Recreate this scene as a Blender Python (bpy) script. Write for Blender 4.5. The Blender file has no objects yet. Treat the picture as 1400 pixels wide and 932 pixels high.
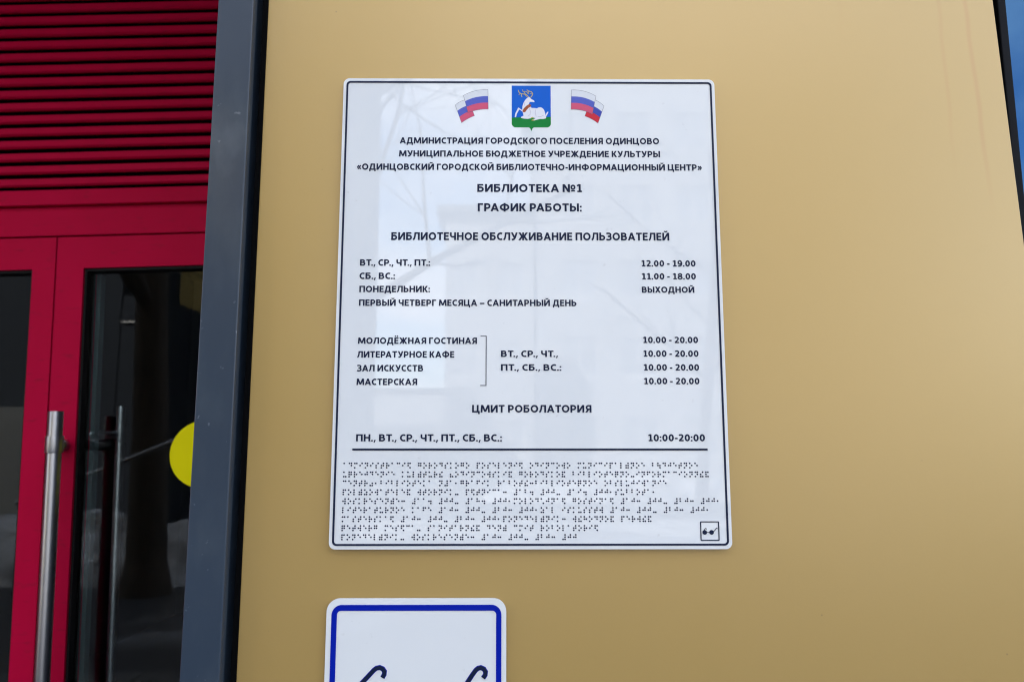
import bpy, bmesh, math, random
from mathutils import Vector, Matrix, geometry
random.seed(7)
SC = bpy.context.scene
COL = SC.collection
R = math.radians

# ------------------------------------------------------------------ camera, sky, sun, exposure
cam_d = bpy.data.cameras.new('camera')
cam = bpy.data.objects.new('camera', cam_d)
COL.objects.link(cam)
SC.camera = cam
cam_d.sensor_width = 36.0
cam_d.lens = 27.0
cam_d.clip_start = 0.05
cam_d.clip_end = 3000
cam.location = (0, -0.854, 1.5)
_p, _y = R(8.0326), R(0.4260)
_f = Vector((math.sin(_y) * math.cos(_p), math.cos(_y) * math.cos(_p), math.sin(_p)))
cam.rotation_euler = _f.to_track_quat('-Z', 'Y').to_euler()
cam_d.dof.use_dof = True
cam_d.dof.focus_distance = 0.87
cam_d.dof.aperture_fstop = 7.1

SUN_EL, SUN_ROT = R(34), R(-28)          # behind our own building, so the facade is in shade
world = bpy.data.worlds.new('World')
SC.world = world
world.use_nodes = True
wn = world.node_tree
bg = wn.nodes['Background']
sky = wn.nodes.new('ShaderNodeTexSky')
sky.sky_type = 'NISHITA'
sky.sun_disc = False
sky.sun_elevation = SUN_EL
sky.sun_rotation = SUN_ROT
sky.air_density = 1.0
sky.dust_density = 2.5
sky.ozone_density = 1.0
# broken cloud added over the whole sky to whiten the light and brighten reflections
ADDED_CLOUD_OFFSET = (3.1, 7.7, 0.0)
def _wm(op, a, b=None):
    q_ = wn.nodes.new('ShaderNodeMath'); q_.operation = op
    for i_, v_ in enumerate((a, b)):
        if v_ is None: continue
        if isinstance(v_, (int, float)): q_.inputs[i_].default_value = v_
        else: wn.links.new(v_, q_.inputs[i_])
    return q_.outputs[0]
_tc = wn.nodes.new('ShaderNodeTexCoord')
_sx = wn.nodes.new('ShaderNodeSeparateXYZ'); wn.links.new(_tc.outputs['Generated'], _sx.inputs[0])
_dz = _wm('ADD', _wm('MAXIMUM', _sx.outputs[2], 0.0), 0.22)
_cb = wn.nodes.new('ShaderNodeCombineXYZ')
wn.links.new(_wm('DIVIDE', _sx.outputs[0], _dz), _cb.inputs[0])
wn.links.new(_wm('DIVIDE', _sx.outputs[1], _dz), _cb.inputs[1])
_mp = wn.nodes.new('ShaderNodeMapping'); _mp.inputs['Location'].default_value = ADDED_CLOUD_OFFSET
wn.links.new(_cb.outputs[0], _mp.inputs[0])
_no = wn.nodes.new('ShaderNodeTexNoise'); _no.inputs['Scale'].default_value = 1.15; _no.inputs['Detail'].default_value = 7; _no.inputs['Roughness'].default_value = 0.52
wn.links.new(_mp.outputs[0], _no.inputs[0])
_cr = wn.nodes.new('ShaderNodeValToRGB')
_cr.color_ramp.elements[0].position = 0.435; _cr.color_ramp.elements[0].color = (0, 0, 0, 1)
_cr.color_ramp.elements[1].position = 0.565; _cr.color_ramp.elements[1].color = (0.92, 0.92, 0.92, 1)
wn.links.new(_no.outputs['Fac'], _cr.inputs[0])
_mx = wn.nodes.new('ShaderNodeMix'); _mx.data_type = 'RGBA'
wn.links.new(_wm('MULTIPLY', _cr.outputs[0], _wm('GREATER_THAN', _sx.outputs[2], 0.0)), _mx.inputs['Factor'])
wn.links.new(sky.outputs[0], _mx.inputs['A'])
_mx.inputs['B'].default_value = (5.2, 5.2, 5.4, 1)
wn.links.new(_mx.outputs['Result'], bg.inputs['Color'])
bg.inputs['Strength'].default_value = 0.15
sd = bpy.data.lights.new('sun', 'SUN')
sd.energy = 3.0
sd.angle = R(0.6)
sd.color = (1.0, 0.95, 0.88)
sun = bpy.data.objects.new('sun', sd)
COL.objects.link(sun)
_sv = Vector((math.sin(SUN_ROT) * math.cos(SUN_EL), math.cos(SUN_ROT) * math.cos(SUN_EL), math.sin(SUN_EL)))
sun.rotation_euler = _sv.to_track_quat('Z', 'Y').to_euler()
SC.view_settings.view_transform = 'Standard'
SC.view_settings.look = 'None'
SC.view_settings.gamma = 1
SC.view_settings.exposure = 2.0
SC.cycles.max_bounces = 8
SC.cycles.filter_width = 1.15

# ------------------------------------------------------------------ materials
def mat(name, base, rough=0.5, metal=0.0, coat=0.0, spec=0.5, coat_rough=0.03):
    m = bpy.data.materials.new(name)
    m.use_nodes = True
    b = m.node_tree.nodes['Principled BSDF']
    b.inputs['Base Color'].default_value = (*base, 1)
    b.inputs['Roughness'].default_value = rough
    b.inputs['Metallic'].default_value = metal
    b.inputs['Coat Weight'].default_value = coat
    b.inputs['Coat Roughness'].default_value = coat_rough
    b.inputs['Specular IOR Level'].default_value = spec
    return m

def nodes(m):
    return m.node_tree.nodes, m.node_tree.links, m.node_tree.nodes['Principled BSDF']

def noise_mix(m, c1, c2, scale, detail=5, lo=0.35, hi=0.65, stretch=(1, 1, 1), inp='Base Color', rough=0.6):
    n, l, b = nodes(m)
    tc = n.new('ShaderNodeTexCoord')
    mp = n.new('ShaderNodeMapping')
    mp.inputs['Scale'].default_value = stretch
    l.new(tc.outputs['Object'], mp.inputs[0])
    no = n.new('ShaderNodeTexNoise')
    no.inputs['Scale'].default_value = scale
    no.inputs['Detail'].default_value = detail
    no.inputs['Roughness'].default_value = rough
    l.new(mp.outputs[0], no.inputs[0])
    r = n.new('ShaderNodeValToRGB')
    r.color_ramp.elements[0].position = lo
    r.color_ramp.elements[1].position = hi
    f = (lambda c: (*c, 1)) if inp == 'Base Color' else (lambda c: (c, c, c, 1))
    r.color_ramp.elements[0].color = f(c1)
    r.color_ramp.elements[1].color = f(c2)
    l.new(no.outputs['Fac'], r.inputs[0])
    l.new(r.outputs[0], b.inputs[inp])
    return r, mp

def bump(m, scale, strength, dist, stretch=(1, 1, 1), detail=3, coat=False):
    n, l, b = nodes(m)
    tc = n.new('ShaderNodeTexCoord')
    mp = n.new('ShaderNodeMapping')
    mp.inputs['Scale'].default_value = stretch
    l.new(tc.outputs['Object'], mp.inputs[0])
    no = n.new('ShaderNodeTexNoise')
    no.inputs['Scale'].default_value = scale
    no.inputs['Detail'].default_value = detail
    l.new(mp.outputs[0], no.inputs[0])
    bp = n.new('ShaderNodeBump')
    bp.inputs['Strength'].default_value = strength
    bp.inputs['Distance'].default_value = dist
    l.new(no.outputs['Fac'], bp.inputs['Height'])
    l.new(bp.outputs[0], b.inputs['Normal'])
    if coat:
        l.new(bp.outputs[0], b.inputs['Coat Normal'])

def tan_panel_material():
    m = mat('tan_composite_panel', (0.50, 0.335, 0.135), 0.40, metal=0.3, coat=0.85, coat_rough=0.28)
    m.node_tree.nodes['Principled BSDF'].inputs['Coat IOR'].default_value = 1.6
    n, l, b = nodes(m)
    def N(t): return n.new(t)
    tc = N('ShaderNodeTexCoord')
    # broad, faint colour drift of the lacquer
    no = N('ShaderNodeTexNoise'); no.inputs['Scale'].default_value = 1.6; no.inputs['Detail'].default_value = 3
    l.new(tc.outputs['Object'], no.inputs[0])
    r = N('ShaderNodeValToRGB')
    r.color_ramp.elements[0].position = 0.35; r.color_ramp.elements[0].color = (0.478, 0.316, 0.090, 1)
    r.color_ramp.elements[1].position = 0.7; r.color_ramp.elements[1].color = (0.498, 0.331, 0.102, 1)
    l.new(no.outputs['Fac'], r.inputs[0])
    cur = r.outputs[0]
    sx = N('ShaderNodeSeparateXYZ'); l.new(tc.outputs['Object'], sx.inputs[0])
    def math_(op, a, bb=None, c=None):
        q = N('ShaderNodeMath'); q.operation = op
        for i, v in enumerate((a, bb, c)):
            if v is None: continue
            if isinstance(v, (int, float)): q.inputs[i].default_value = v
            else: l.new(v, q.inputs[i])
        return q.outputs[0]
    # water runs: thin wandering dried lines down from the top joint
    wn_ = N('ShaderNodeTexNoise'); wn_.noise_dimensions = '1D'; wn_.inputs['Scale'].default_value = 9
    l.new(sx.outputs[2], wn_.inputs['W'])
    wob = math_('MULTIPLY', math_('SUBTRACT', wn_.outputs['Fac'], 0.5), 0.005)
    for (x0, lean, zend, w, amt) in ((0.519, 0.020, 1.79, 0.0040, 0.5), (0.551, 0.045, 1.75, 0.0045, 0.9),
                                     (0.20, 0.01, 1.98, 0.004, 0.25), (0.09, 0.01, 2.0, 0.004, 0.2), (0.40, 0.02, 1.95, 0.006, 0.2)):
        xc = math_('ADD', wob, math_('MULTIPLY_ADD', math_('SUBTRACT', 2.035, sx.outputs[2]), lean, x0))
        d = math_('ABSOLUTE', math_('SUBTRACT', sx.outputs[0], xc))
        k = N('ShaderNodeMapRange'); k.interpolation_type = 'SMOOTHSTEP'
        k.inputs[1].default_value = w; k.inputs[2].default_value = w * 0.1
        k.inputs[3].default_value = 0; k.inputs[4].default_value = amt
        l.new(d, k.inputs[0])
        fz = N('ShaderNodeMapRange'); fz.interpolation_type = 'SMOOTHSTEP'
        fz.inputs[1].default_value = zend; fz.inputs[2].default_value = zend + 0.14
        l.new(sx.outputs[2], fz.inputs[0])
        f = math_('MULTIPLY', k.outputs[0], fz.outputs[0])
        mx = N('ShaderNodeMix'); mx.data_type = 'RGBA'
        l.new(f, mx.inputs['Factor']); l.new(cur, mx.inputs['A'])
        mx.inputs['B'].default_value = (0.47, 0.28, 0.078, 1)
        cur = mx.outputs['Result']
    # sparse specks of dirt
    vo = N('ShaderNodeTexVoronoi'); vo.inputs['Scale'].default_value = 26
    l.new(tc.outputs['Object'], vo.inputs['Vector'])
    sp = N('ShaderNodeMapRange'); sp.inputs[1].default_value = 0.035; sp.inputs[2].default_value = 0.015
    sp.inputs[3].default_value = 0; sp.inputs[4].default_value = 0.4
    l.new(vo.outputs['Distance'], sp.inputs[0])
    sel = math_('GREATER_THAN', math_('FRACT', math_('MULTIPLY', vo.outputs['Color'], 7.31)), 0.55)
    mx = N('ShaderNodeMix'); mx.data_type = 'RGBA'
    l.new(math_('MULTIPLY', sp.outputs[0], sel), mx.inputs['Factor']); l.new(cur, mx.inputs['A'])
    mx.inputs['B'].default_value = (0.16, 0.11, 0.05, 1)
    l.new(mx.outputs['Result'], b.inputs['Base Color'])
    n2 = N('ShaderNodeTexNoise'); n2.inputs['Scale'].default_value = 260; n2.inputs['Detail'].default_value = 2
    l.new(tc.outputs['Object'], n2.inputs[0])
    bp = N('ShaderNodeBump'); bp.inputs['Strength'].default_value = 0.08; bp.inputs['Distance'].default_value = 0.0006
    l.new(n2.outputs['Fac'], bp.inputs['Height']); l.new(bp.outputs[0], b.inputs['Normal'])
    return m

M = {}
M['tan'] = tan_panel_material()
M['tan2'] = mat('tan_composite_plain', (0.50, 0.34, 0.14), 0.45, coat=0.4, coat_rough=0.3)
M['frame'] = mat('blue_grey_powder_coat', (0.03, 0.05, 0.085), 0.36, coat=0.25, coat_rough=0.14, spec=0.35)
noise_mix(M['frame'], (0.026, 0.044, 0.072), (0.040, 0.060, 0.086), 14, 7, 0.45, 0.72, (1.6, 1.6, 0.8))
bump(M['frame'], 6, 0.05, 0.004)
def scuffs(m, pale, scale, lo, hi, amt, stretch=(1, 1, 1)):
    n, l, b = nodes(m)
    src = b.inputs['Base Color'].links[0].from_socket
    tc = n.new('ShaderNodeTexCoord'); mp = n.new('ShaderNodeMapping'); mp.inputs['Scale'].default_value = stretch
    l.new(tc.outputs['Object'], mp.inputs[0])
    no = n.new('ShaderNodeTexNoise'); no.inputs['Scale'].default_value = scale; no.inputs['Detail'].default_value = 4
    l.new(mp.outputs[0], no.inputs[0])
    k = n.new('ShaderNodeMapRange'); k.inputs[1].default_value = lo; k.inputs[2].default_value = hi
    k.inputs[3].default_value = 0; k.inputs[4].default_value = amt
    l.new(no.outputs['Fac'], k.inputs[0])
    mx = n.new('ShaderNodeMix'); mx.data_type = 'RGBA'
    l.new(k.outputs[0], mx.inputs['Factor']); l.new(src, mx.inputs['A']); mx.inputs['B'].default_value = (*pale, 1)
    l.new(mx.outputs['Result'], b.inputs['Base Color'])
scuffs(M['frame'], (0.16, 0.19, 0.23), 95, 0.70, 0.76, 0.7)
scuffs(M['frame'], (0.12, 0.15, 0.19), 16, 0.62, 0.80, 0.45, (1, 1, 0.5))
M['gap'] = mat('dark_joint_gasket', (0.008, 0.009, 0.012), 0.8, spec=0.2)
M['gasket'] = mat('black_rubber_gasket', (0.006, 0.006, 0.008), 0.6, spec=0.25)
M['red'] = mat('crimson_powder_coat', (0.42, 0.001, 0.030), 0.55, spec=0.08)
noise_mix(M['red'], (0.49, 0.001, 0.042), (0.54, 0.0012, 0.050), 3, 3)
M['board'] = mat('white_acrylic', (0.80, 0.80, 0.81), 0.3, coat=1.0, coat_rough=0.012, spec=0.0)
noise_mix(M['board'], (0.775, 0.805, 0.83), (0.79, 0.82, 0.845), 5, 3)
scuffs(M['board'], (0.60, 0.61, 0.62), 120, 0.71, 0.78, 0.35)
scuffs(M['red'], (0.25, 0.01, 0.03), 30, 0.60, 0.80, 0.5, (1, 1, 3))
bump(M['board'], 4.5, 0.05, 0.0006, coat=True)
M['board'].node_tree.nodes['Principled BSDF'].inputs['Coat IOR'].default_value = 1.62
M['ink'] = mat('navy_raised_print', (0.006, 0.013, 0.045), 0.45, spec=0.18)
M['blue_tape'] = mat('cobalt_blue_print', (0.0, 0.012, 0.36), 0.4, spec=0.12)
M['steel'] = mat('brushed_stainless_steel', (0.42, 0.43, 0.46), 0.34, metal=1.0)
bump(M['steel'], 40, 0.15, 0.0008, (30, 30, 1))
M['glass'] = mat('clear_door_glass', (0.72, 0.80, 0.80), 0.0)
M['glass'].node_tree.nodes['Principled BSDF'].inputs['Transmission Weight'].default_value = 1.0
M['mirror_glass'] = mat('blue_reflective_glass', (0.03, 0.085, 0.17), 0.03, metal=0.85)
bump(M['mirror_glass'], 1.5, 0.1, 0.004)
M['glass_edge'] = mat('green_glass_edge', (0.03, 0.12, 0.12), 0.2, coat=0.5)
M['yellow'] = mat('yellow_vinyl', (0.92, 0.86, 0.002), 0.5, spec=0.1)
M['lobby'] = mat('lobby_dark_paint', (0.035, 0.04, 0.05), 0.8)
M['lobby_floor'] = mat('lobby_floor_tile', (0.05, 0.05, 0.055), 0.35)
M['teal'] = mat('grey_green_aluminium', (0.16, 0.24, 0.26), 0.45, spec=0.4)
M['plaster'] = mat('grey_render', (0.32, 0.31, 0.30), 0.85)
M['soffit'] = mat('soffit_dark', (0.10, 0.03, 0.04), 0.7)
M['snow'] = mat('old_snow', (0.70, 0.72, 0.75), 0.7)
noise_mix(M['snow'], (0.22, 0.21, 0.20), (0.62, 0.64, 0.67), 1.8, 8, 0.40, 0.60)
bump(M['snow'], 5, 0.7, 0.12, detail=8)
M['ground'] = mat('wet_asphalt_and_slush', (0.07, 0.07, 0.075), 0.55)
noise_mix(M['ground'], (0.05, 0.05, 0.055), (0.38, 0.39, 0.41), 0.22, 9, 0.54, 0.64)
bump(M['ground'], 60, 0.3, 0.01)
M['paving'] = mat('grey_concrete_paver', (0.17, 0.165, 0.16), 0.75)
noise_mix(M['paving'], (0.09, 0.088, 0.085), (0.16, 0.157, 0.153), 9, 6)
M['ochre'] = mat('ochre_painted_render', (0.62, 0.47, 0.17), 0.85)
noise_mix(M['ochre'], (0.56, 0.42, 0.15), (0.66, 0.50, 0.19), 1.3, 6)
M['slate'] = mat('slate_cladding', (0.012, 0.016, 0.024), 0.7, spec=0.2)
M['pale'] = mat('pale_brick_facade', (0.50, 0.50, 0.50), 0.85)
noise_mix(M['pale'], (0.24, 0.24, 0.245), (0.31, 0.31, 0.305), 2.2, 6)
M['white'] = mat('pale_window_paint', (0.40, 0.40, 0.40), 0.45)
M['dark_pane'] = mat('dark_window_pane', (0.20, 0.21, 0.23), 0.05, coat=1.0)
M['bark'] = mat('dark_bark', (0.055, 0.042, 0.032), 0.9)
noise_mix(M['bark'], (0.035, 0.027, 0.02), (0.095, 0.075, 0.06), 7, 6, stretch=(4, 4, 0.6))
M['dark_metal'] = mat('dark_painted_metal', (0.04, 0.045, 0.05), 0.45)
M['f_white'] = mat('flag_white_print', (0.74, 0.76, 0.80), 0.35, spec=0.15)
M['f_blue'] = mat('flag_blue_print', (0.10, 0.13, 0.52), 0.35, spec=0.15)
M['f_red'] = mat('flag_red_print', (0.66, 0.10, 0.19), 0.35, spec=0.15)
M['f_red2'] = mat('flag_strong_red_print', (0.62, 0.03, 0.05), 0.35, spec=0.15)
M['f_blue2'] = mat('flag_strong_blue_print', (0.055, 0.08, 0.42), 0.35, spec=0.15)
M['outline'] = mat('thin_grey_outline', (0.14, 0.13, 0.19), 0.5)
M['shield_blue'] = mat('shield_blue_print', (0.0, 0.115, 0.60), 0.3, spec=0.15)
M['shield_green'] = mat('shield_green_print', (0.0, 0.22, 0.035), 0.3, spec=0.15)
M['deer'] = mat('deer_white_print', (0.80, 0.80, 0.86), 0.35, spec=0.15)
M['deer_shade'] = mat('deer_lilac_print', (0.55, 0.50, 0.62), 0.35, spec=0.15)
M['wing'] = mat('rust_brown_print', (0.36, 0.09, 0.035), 0.35, spec=0.15)
M['gold'] = mat('gold_print', (0.62, 0.50, 0.10), 0.35, spec=0.15)

# ------------------------------------------------------------------ mesh helpers
class MB:
    def __init__(s): s.v = []; s.f = []
    def add(s, vs, fs):
        o = len(s.v); s.v += [tuple(p) for p in vs]; s.f += [tuple(i + o for i in q) for q in fs]
    def box(s, x0, x1, y0, y1, z0, z1):
        s.add([(x0, y0, z0), (x1, y0, z0), (x1, y1, z0), (x0, y1, z0), (x0, y0, z1), (x1, y0, z1), (x1, y1, z1), (x0, y1, z1)],
              [(0, 3, 2, 1), (4, 5, 6, 7), (0, 1, 5, 4), (1, 2, 6, 5), (2, 3, 7, 6), (3, 0, 4, 7)])
    def prism(s, pts, y0, y1):
        """outline in the x-z plane, front face at y0 (towards the street), back at y1"""
        a = sum(pts[i][0] * pts[(i + 1) % len(pts)][1] - pts[(i + 1) % len(pts)][0] * pts[i][1] for i in range(len(pts)))
        if a < 0: pts = pts[::-1]
        n = len(pts)
        tri = geometry.tessellate_polygon([[Vector((x, z, 0)) for x, z in pts]])
        vs = [(x, y0, z) for x, z in pts] + [(x, y1, z) for x, z in pts]
        fs = []
        for t in tri:
            p = [pts[i] for i in t]
            cr = (p[1][0] - p[0][0]) * (p[2][1] - p[0][1]) - (p[2][0] - p[0][0]) * (p[1][1] - p[0][1])
            t = tuple(t) if cr > 0 else tuple(reversed(t))
            fs.append(t); fs.append(tuple(i + n for i in reversed(t)))
        fs += [(i, i + n, (i + 1) % n + n, (i + 1) % n) for i in range(n)]
        s.add(vs, fs)
    def tube(s, p0, p1, r0, r1, n=10, caps=True):
        p0, p1 = Vector(p0), Vector(p1)
        d = (p1 - p0).normalized()
        a = d.orthogonal().normalized(); b = d.cross(a)
        vs = []
        for p, r in ((p0, r0), (p1, r1)):
            for i in range(n):
                t = 2 * math.pi * i / n
                vs.append(p + (a * math.cos(t) + b * math.sin(t)) * r)
        fs = [(i, (i + 1) % n, (i + 1) % n + n, i + n) for i in range(n)]
        if caps: fs += [tuple(reversed(range(n))), tuple(range(n, 2 * n))]
        s.add(vs, fs)
    def build(s, name, m, parent=None, smooth=False, bevel=0):
        me = bpy.data.meshes.new(name)
        me.from_pydata(s.v, [], s.f)
        me.materials.append(m)
        if smooth:
            for p in me.polygons: p.use_smooth = True
        o = bpy.data.objects.new(name, me)
        COL.objects.link(o)
        if parent: o.parent = parent
        if bevel:
            b = o.modifiers.new('bevel', 'BEVEL'); b.width = bevel; b.segments = 3; b.limit_method = 'ANGLE'
            b.harden_normals = False
        return o

def ring(mb, o_, i_, y0, y1):
    n = len(o_); vs = [(x, y0, z) for x, z in o_] + [(x, y0, z) for x, z in i_] + [(x, y1, z) for x, z in o_] + [(x, y1, z) for x, z in i_]
    fs = []
    for i in range(n):
        j = (i + 1) % n
        fs += [(i, j, j + n, i + n), (i, i + 2 * n, j + 2 * n, j), (i + n, j + n, j + 3 * n, i + 3 * n), (i + 2 * n, i + 3 * n, j + 3 * n, j + 2 * n)]
    mb.add(vs, fs)
def empty(name, loc=(0, 0, 0), rz=0):
    o = bpy.data.objects.new(name, None); COL.objects.link(o)
    o.location = loc; o.rotation_euler = (0, 0, rz); o.empty_display_size = 0.1
    return o
def tag(o, label=None, cat=None, group=None, kind=None):
    if label: o['label'] = label
    if cat: o['category'] = cat
    if group: o['group'] = group
    if kind: o['kind'] = kind
    return o
def kids(o): return [c for c in bpy.data.objects if c.parent == o]
def copy_tree(o, parent=None):
    c = o.copy(); COL.objects.link(c)
    if parent: c.parent = parent
    for k in kids(o): copy_tree(k, c)
    return c
def bx(name, m, parent, x0, x1, y0, y1, z0, z1, bevel=0):
    b = MB(); b.box(x0, x1, y0, y1, z0, z1)
    return b.build(name, m, parent, bevel=bevel)

# ------------------------------------------------------------------ the setting
g = MB()
NG = 40
g.add([(-400, -400, 0), (400, -400, 0), (400, 400, 0), (-400, 400, 0)], [(0, 1, 2, 3)])
tag(g.build('ground', M['ground']), kind='structure')
pv = MB(); pv.box(-6, 6, -2.6, -0.10, 0.0, 0.004)
base_strip = tag(pv.build('pavement', M['paving']), kind='structure')
# pavers close to the wall
pm = None
for i in range(20):
    for j in range(4):
        if pm is None:
            b = MB(); b.box(-0.29, 0.29, -0.29, 0.29, 0, 0.03)
            o = b.build('paver', M['paving'], base_strip, bevel=0.004); pm = o
        else:
            o = pm.copy(); COL.objects.link(o)
        o.location = (-5.7 + i * 0.6, -2.3 + j * 0.6, 0.006 + random.uniform(0, 0.003))

# ------------------------------------------------------------------ our own building
lib = empty('library_building', (0, 0, 0))
tag(lib, 'library front of tan panels with a red glazed entrance beside a blue-grey corner post', 'building')
PX0, PX1 = -0.2845, 0.5895         # edges of the tan panel that carries the signs
# main tan panel, right edge a little out of plumb as in the photograph
b = MB()
zt, zb = 3.1, 0.12
b.prism([(PX0, zb), (PX1 + 0.040, zb), (PX1 + 0.0052, 1.74), (PX1 - 0.0095, 2.2), (PX1 - 0.030, zt), (PX0, zt)], 0.0, 0.004)
main = b.build('cladding_panel', M['tan'], lib, bevel=0.0008)
main['label'] = 'tan panel with the signs and faint rusty water runs near its top right'
# further panels above and to the right of the window
for (x0, x1, z0, z1) in ((PX0, PX1 - 0.03, 3.112, 6.2), (PX0, PX1 - 0.03, 6.212, 9.2), (1.52, 2.6, 0.12, 3.1), (1.52, 2.6, 3.112, 6.2), (1.52, 2.6, 6.212, 9.2),
                         (2.612, 4.2, 0.12, 3.1), (2.612, 4.2, 3.112, 6.2), (2.612, 4.2, 6.212, 9.2), (4.212, 8.0, 0.12, 3.1), (4.212, 8.0, 3.112, 6.2), (4.212, 8.0, 6.212, 9.2),
                         (-3.4, -0.345, 3.112, 6.2), (-3.4, -0.345, 6.212, 9.2), (-3.4, -2.6, 0.12, 3.1), (-8.0, -3.412, 0.12, 3.1), (-8.0, -3.412, 3.112, 6.2), (-8.0, -3.412, 6.212, 9.2)):
    bx('cladding_panel', M['tan2'], lib, x0, x1, 0.0, 0.004, z0, z1)
# structural wall behind (dark in the joints)
w = MB()
w.box(-0.325, 0.60, 0.045, 0.35, 0, 9.2)
w.box(1.50, 8.0, 0.045, 0.35, 0, 9.2)
w.box(-8.0, -2.60, 0.045, 0.35, 0, 9.2)
w.box(-2.60, -0.325, 0.045, 0.35, 3.1, 9.2)
w.box(0.60, 1.50, 0.045, 0.35, 3.1, 9.2)
w.build('wall', M['gap'], lib)
w = MB(); w.box(-12, 12, 8.0, 8.3, 0, 9.2); w.box(-12, -11.7, 0.36, 8.0, 0, 9.2); w.box(11.7, 12, 0.36, 8.0, 0, 9.2)
w.box(-12, -8.02, 0.0, 0.35, 0, 9.2); w.box(8.02, 12, 0.0, 0.35, 0, 9.2)
w.build('wall', M['plaster'], lib)
bx('roof', M['plaster'], lib, -12.05, 12.05, -0.05, 8.35, 9.205, 9.45)
bx('plinth', M['plaster'], lib, PX0, 0.60, -0.004, 0.045, 0.0, 0.115)
# blue-grey corner post
p = MB()
p.prism([(-0.3340, 0.0), (-0.2932, 0.0), (-0.2932, 3.1), (-0.3340, 3.1)], -0.026, -0.012)
p.build('corner_post', M['frame'], lib, bevel=0.0013)
bx('corner_post_return', M['frame'], lib, -0.3330, -0.3010, -0.0118, 1.0, 0.0, 3.1)
p = MB(); p.box(-0.3008, -0.2850, 0.030, 0.044, 0.0, 3.1)
p.build('joint_gasket', M['gap'], lib)
# recess: left cheek, soffit
bx('recess_wall', M['red'], lib, -2.60, -2.50, 0.36, 1.1, 0, 3.1)
bx('soffit', M['soffit'], lib, -2.60, -0.336, 0.0, 1.0, 2.86, 3.09)

# ------------------------------------------------------------------ right-hand window
win = empty('window', (0, 0, 0)); win.parent = lib
fr = MB()
fr.box(0.6005, 0.6108, 0.014, 0.12, 0.12, 3.08)
fr.box(1.47, 1.50, 0.006, 0.12, 0.12, 3.08)
fr.box(0.6108, 1.47, 0.014, 0.12, 3.05, 3.08); fr.box(0.6108, 1.47, 0.014, 0.12, 0.12, 0.16)
fr.build('window_frame', M['gap'], win, bevel=0.0015)
bx('glass_edge', M['glass_edge'], win, 0.6112, 0.6138, 0.0195, 0.030, 0.165, 3.045)
bx('window_pane', M['mirror_glass'], win, 0.6142, 1.465, 0.020, 0.030, 0.165, 3.045)

# ------------------------------------------------------------------ entrance, in its own plane (turned a little)
S = 1.83
LEAN = -0.0301      # the whole entrance set hangs slightly out of plumb in the photograph
ox, oy = S * (-0.45), -0.854 + S * (0.12 + 0.854)
ent = empty('entrance', (ox, oy, 0)); ent.rotation_euler = (0, LEAN, 0); ent.parent = lib
XL, XR = -1.62, 0.27
# local frame: x along the door, y 0 = door face, + inwards
# louvre: individual slats
lv_back = bx('louvre_backing', M['gap'], ent, XL, XR, 0.075, 0.09, 2.126, 3.02)
pitch = 0.03221
bottoms = [2.1340 + pitch * k for k in range(26, -1, -1)]
first = None
th = 0.0095 * S
for zb_ in bottoms:
    if zb_ > 2.93: continue
    if first is None:
        b = MB()
        # Z-shaped blade: sloping face with a small lip under it
        prof = [(0.004, 0.0), (0.0, 0.0035), (0.0, 0.0180), (0.020, 0.0250), (0.045, 0.037), (0.047, 0.0355), (0.0225, 0.0230), (0.0035, 0.0160), (0.0035, 0.0055), (0.010, 0.003), (0.010, 0.0)]
        x0, x1 = XL, XR
        n = len(prof)
        vs = [(x0, a, c) for a, c in prof] + [(x1, a, c) for a, c in prof]
        fs = [(i, i + n, (i + 1) % n + n, (i + 1) % n) for i in range(n)]
        b.add(vs, fs)
        first = b.build('slat', M['red'], ent); o = first
    else:
        o = first.copy(); COL.objects.link(o)
    o.location = (0, 0, zb_)
bx('louvre_rail', M['red'], ent, XL, XR, -0.006, 0.074, 2.0842, 2.1215, bevel=0.0015)
bx('head_rail', M['red'], ent, XL, XR, 0.008, 0.074, 2.0122, 2.0832, bevel=0.0015)
bx('shadow_joint', M['gap'], ent, XL, XR, 0.030, 0.072, 2.0005, 2.0121)

def door_leaf(x_in, x_out, gx0, gx1, handle):
    """x_in..x_out: leaf, gx0..gx1: glass"""
    leaf = empty('door_leaf', (0, 0, 0)); leaf.parent = ent
    zt_, zg, zbt = 2.0088, 1.9320, 0.045
    f = MB()
    oo = [(x_in, zbt), (x_out, zbt), (x_out, zt_), (x_in, zt_)]; ii = [(gx0, 0.16), (gx1, 0.16), (gx1, zg), (gx0, zg)]
    ring(f, oo, ii, 0.012, 0.077)
    n = len(f.v) // 4
    f.f += [(2 * n + i, 3 * n + i, 3 * n + (i + 1) % n, 2 * n + (i + 1) % n) for i in range(n)]
    f.build('leaf_frame', M['red'], leaf)
    q = MB(); t = 0.006
    q.box(gx0 + .0005, gx0 + t, 0.018, 0.060, 0.161, zg - .0005); q.box(gx1 - t, gx1 - .0005, 0.018, 0.060, 0.161, zg - .0005)
    q.box(gx0 + t, gx1 - t, 0.018, 0.060, zg - t, zg - .0006); q.box(gx0 + t, gx1 - t, 0.018, 0.060, 0.1612, 0.161 + t)
    q.build('glazing_gasket', M['gasket'], leaf)
    q = MB(); q.box(gx0 + .001, gx1 - .001, 0.034, 0.040, 0.163, zg - .001)
    q.build('glass_pane', M['glass'], leaf)
    return leaf, gx0, gx1, zg

sx_ = -0.1915
leafR, g0, g1, zg = door_leaf(sx_ + 0.002, 0.75, -0.1255, 0.685, True)
leafL, h0, h1, _ = door_leaf(-1.13, sx_ - 0.002, -1.065, -0.2465, False)
bx('jamb', M['red'], ent, -1.62, -1.134, 0.012, 0.077, 0.045, 2.0088)
bx('meeting_gasket', M['gasket'], ent, sx_ - 0.0018, sx_ + 0.0018, 0.022, 0.070, 0.05, 2.008)

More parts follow.
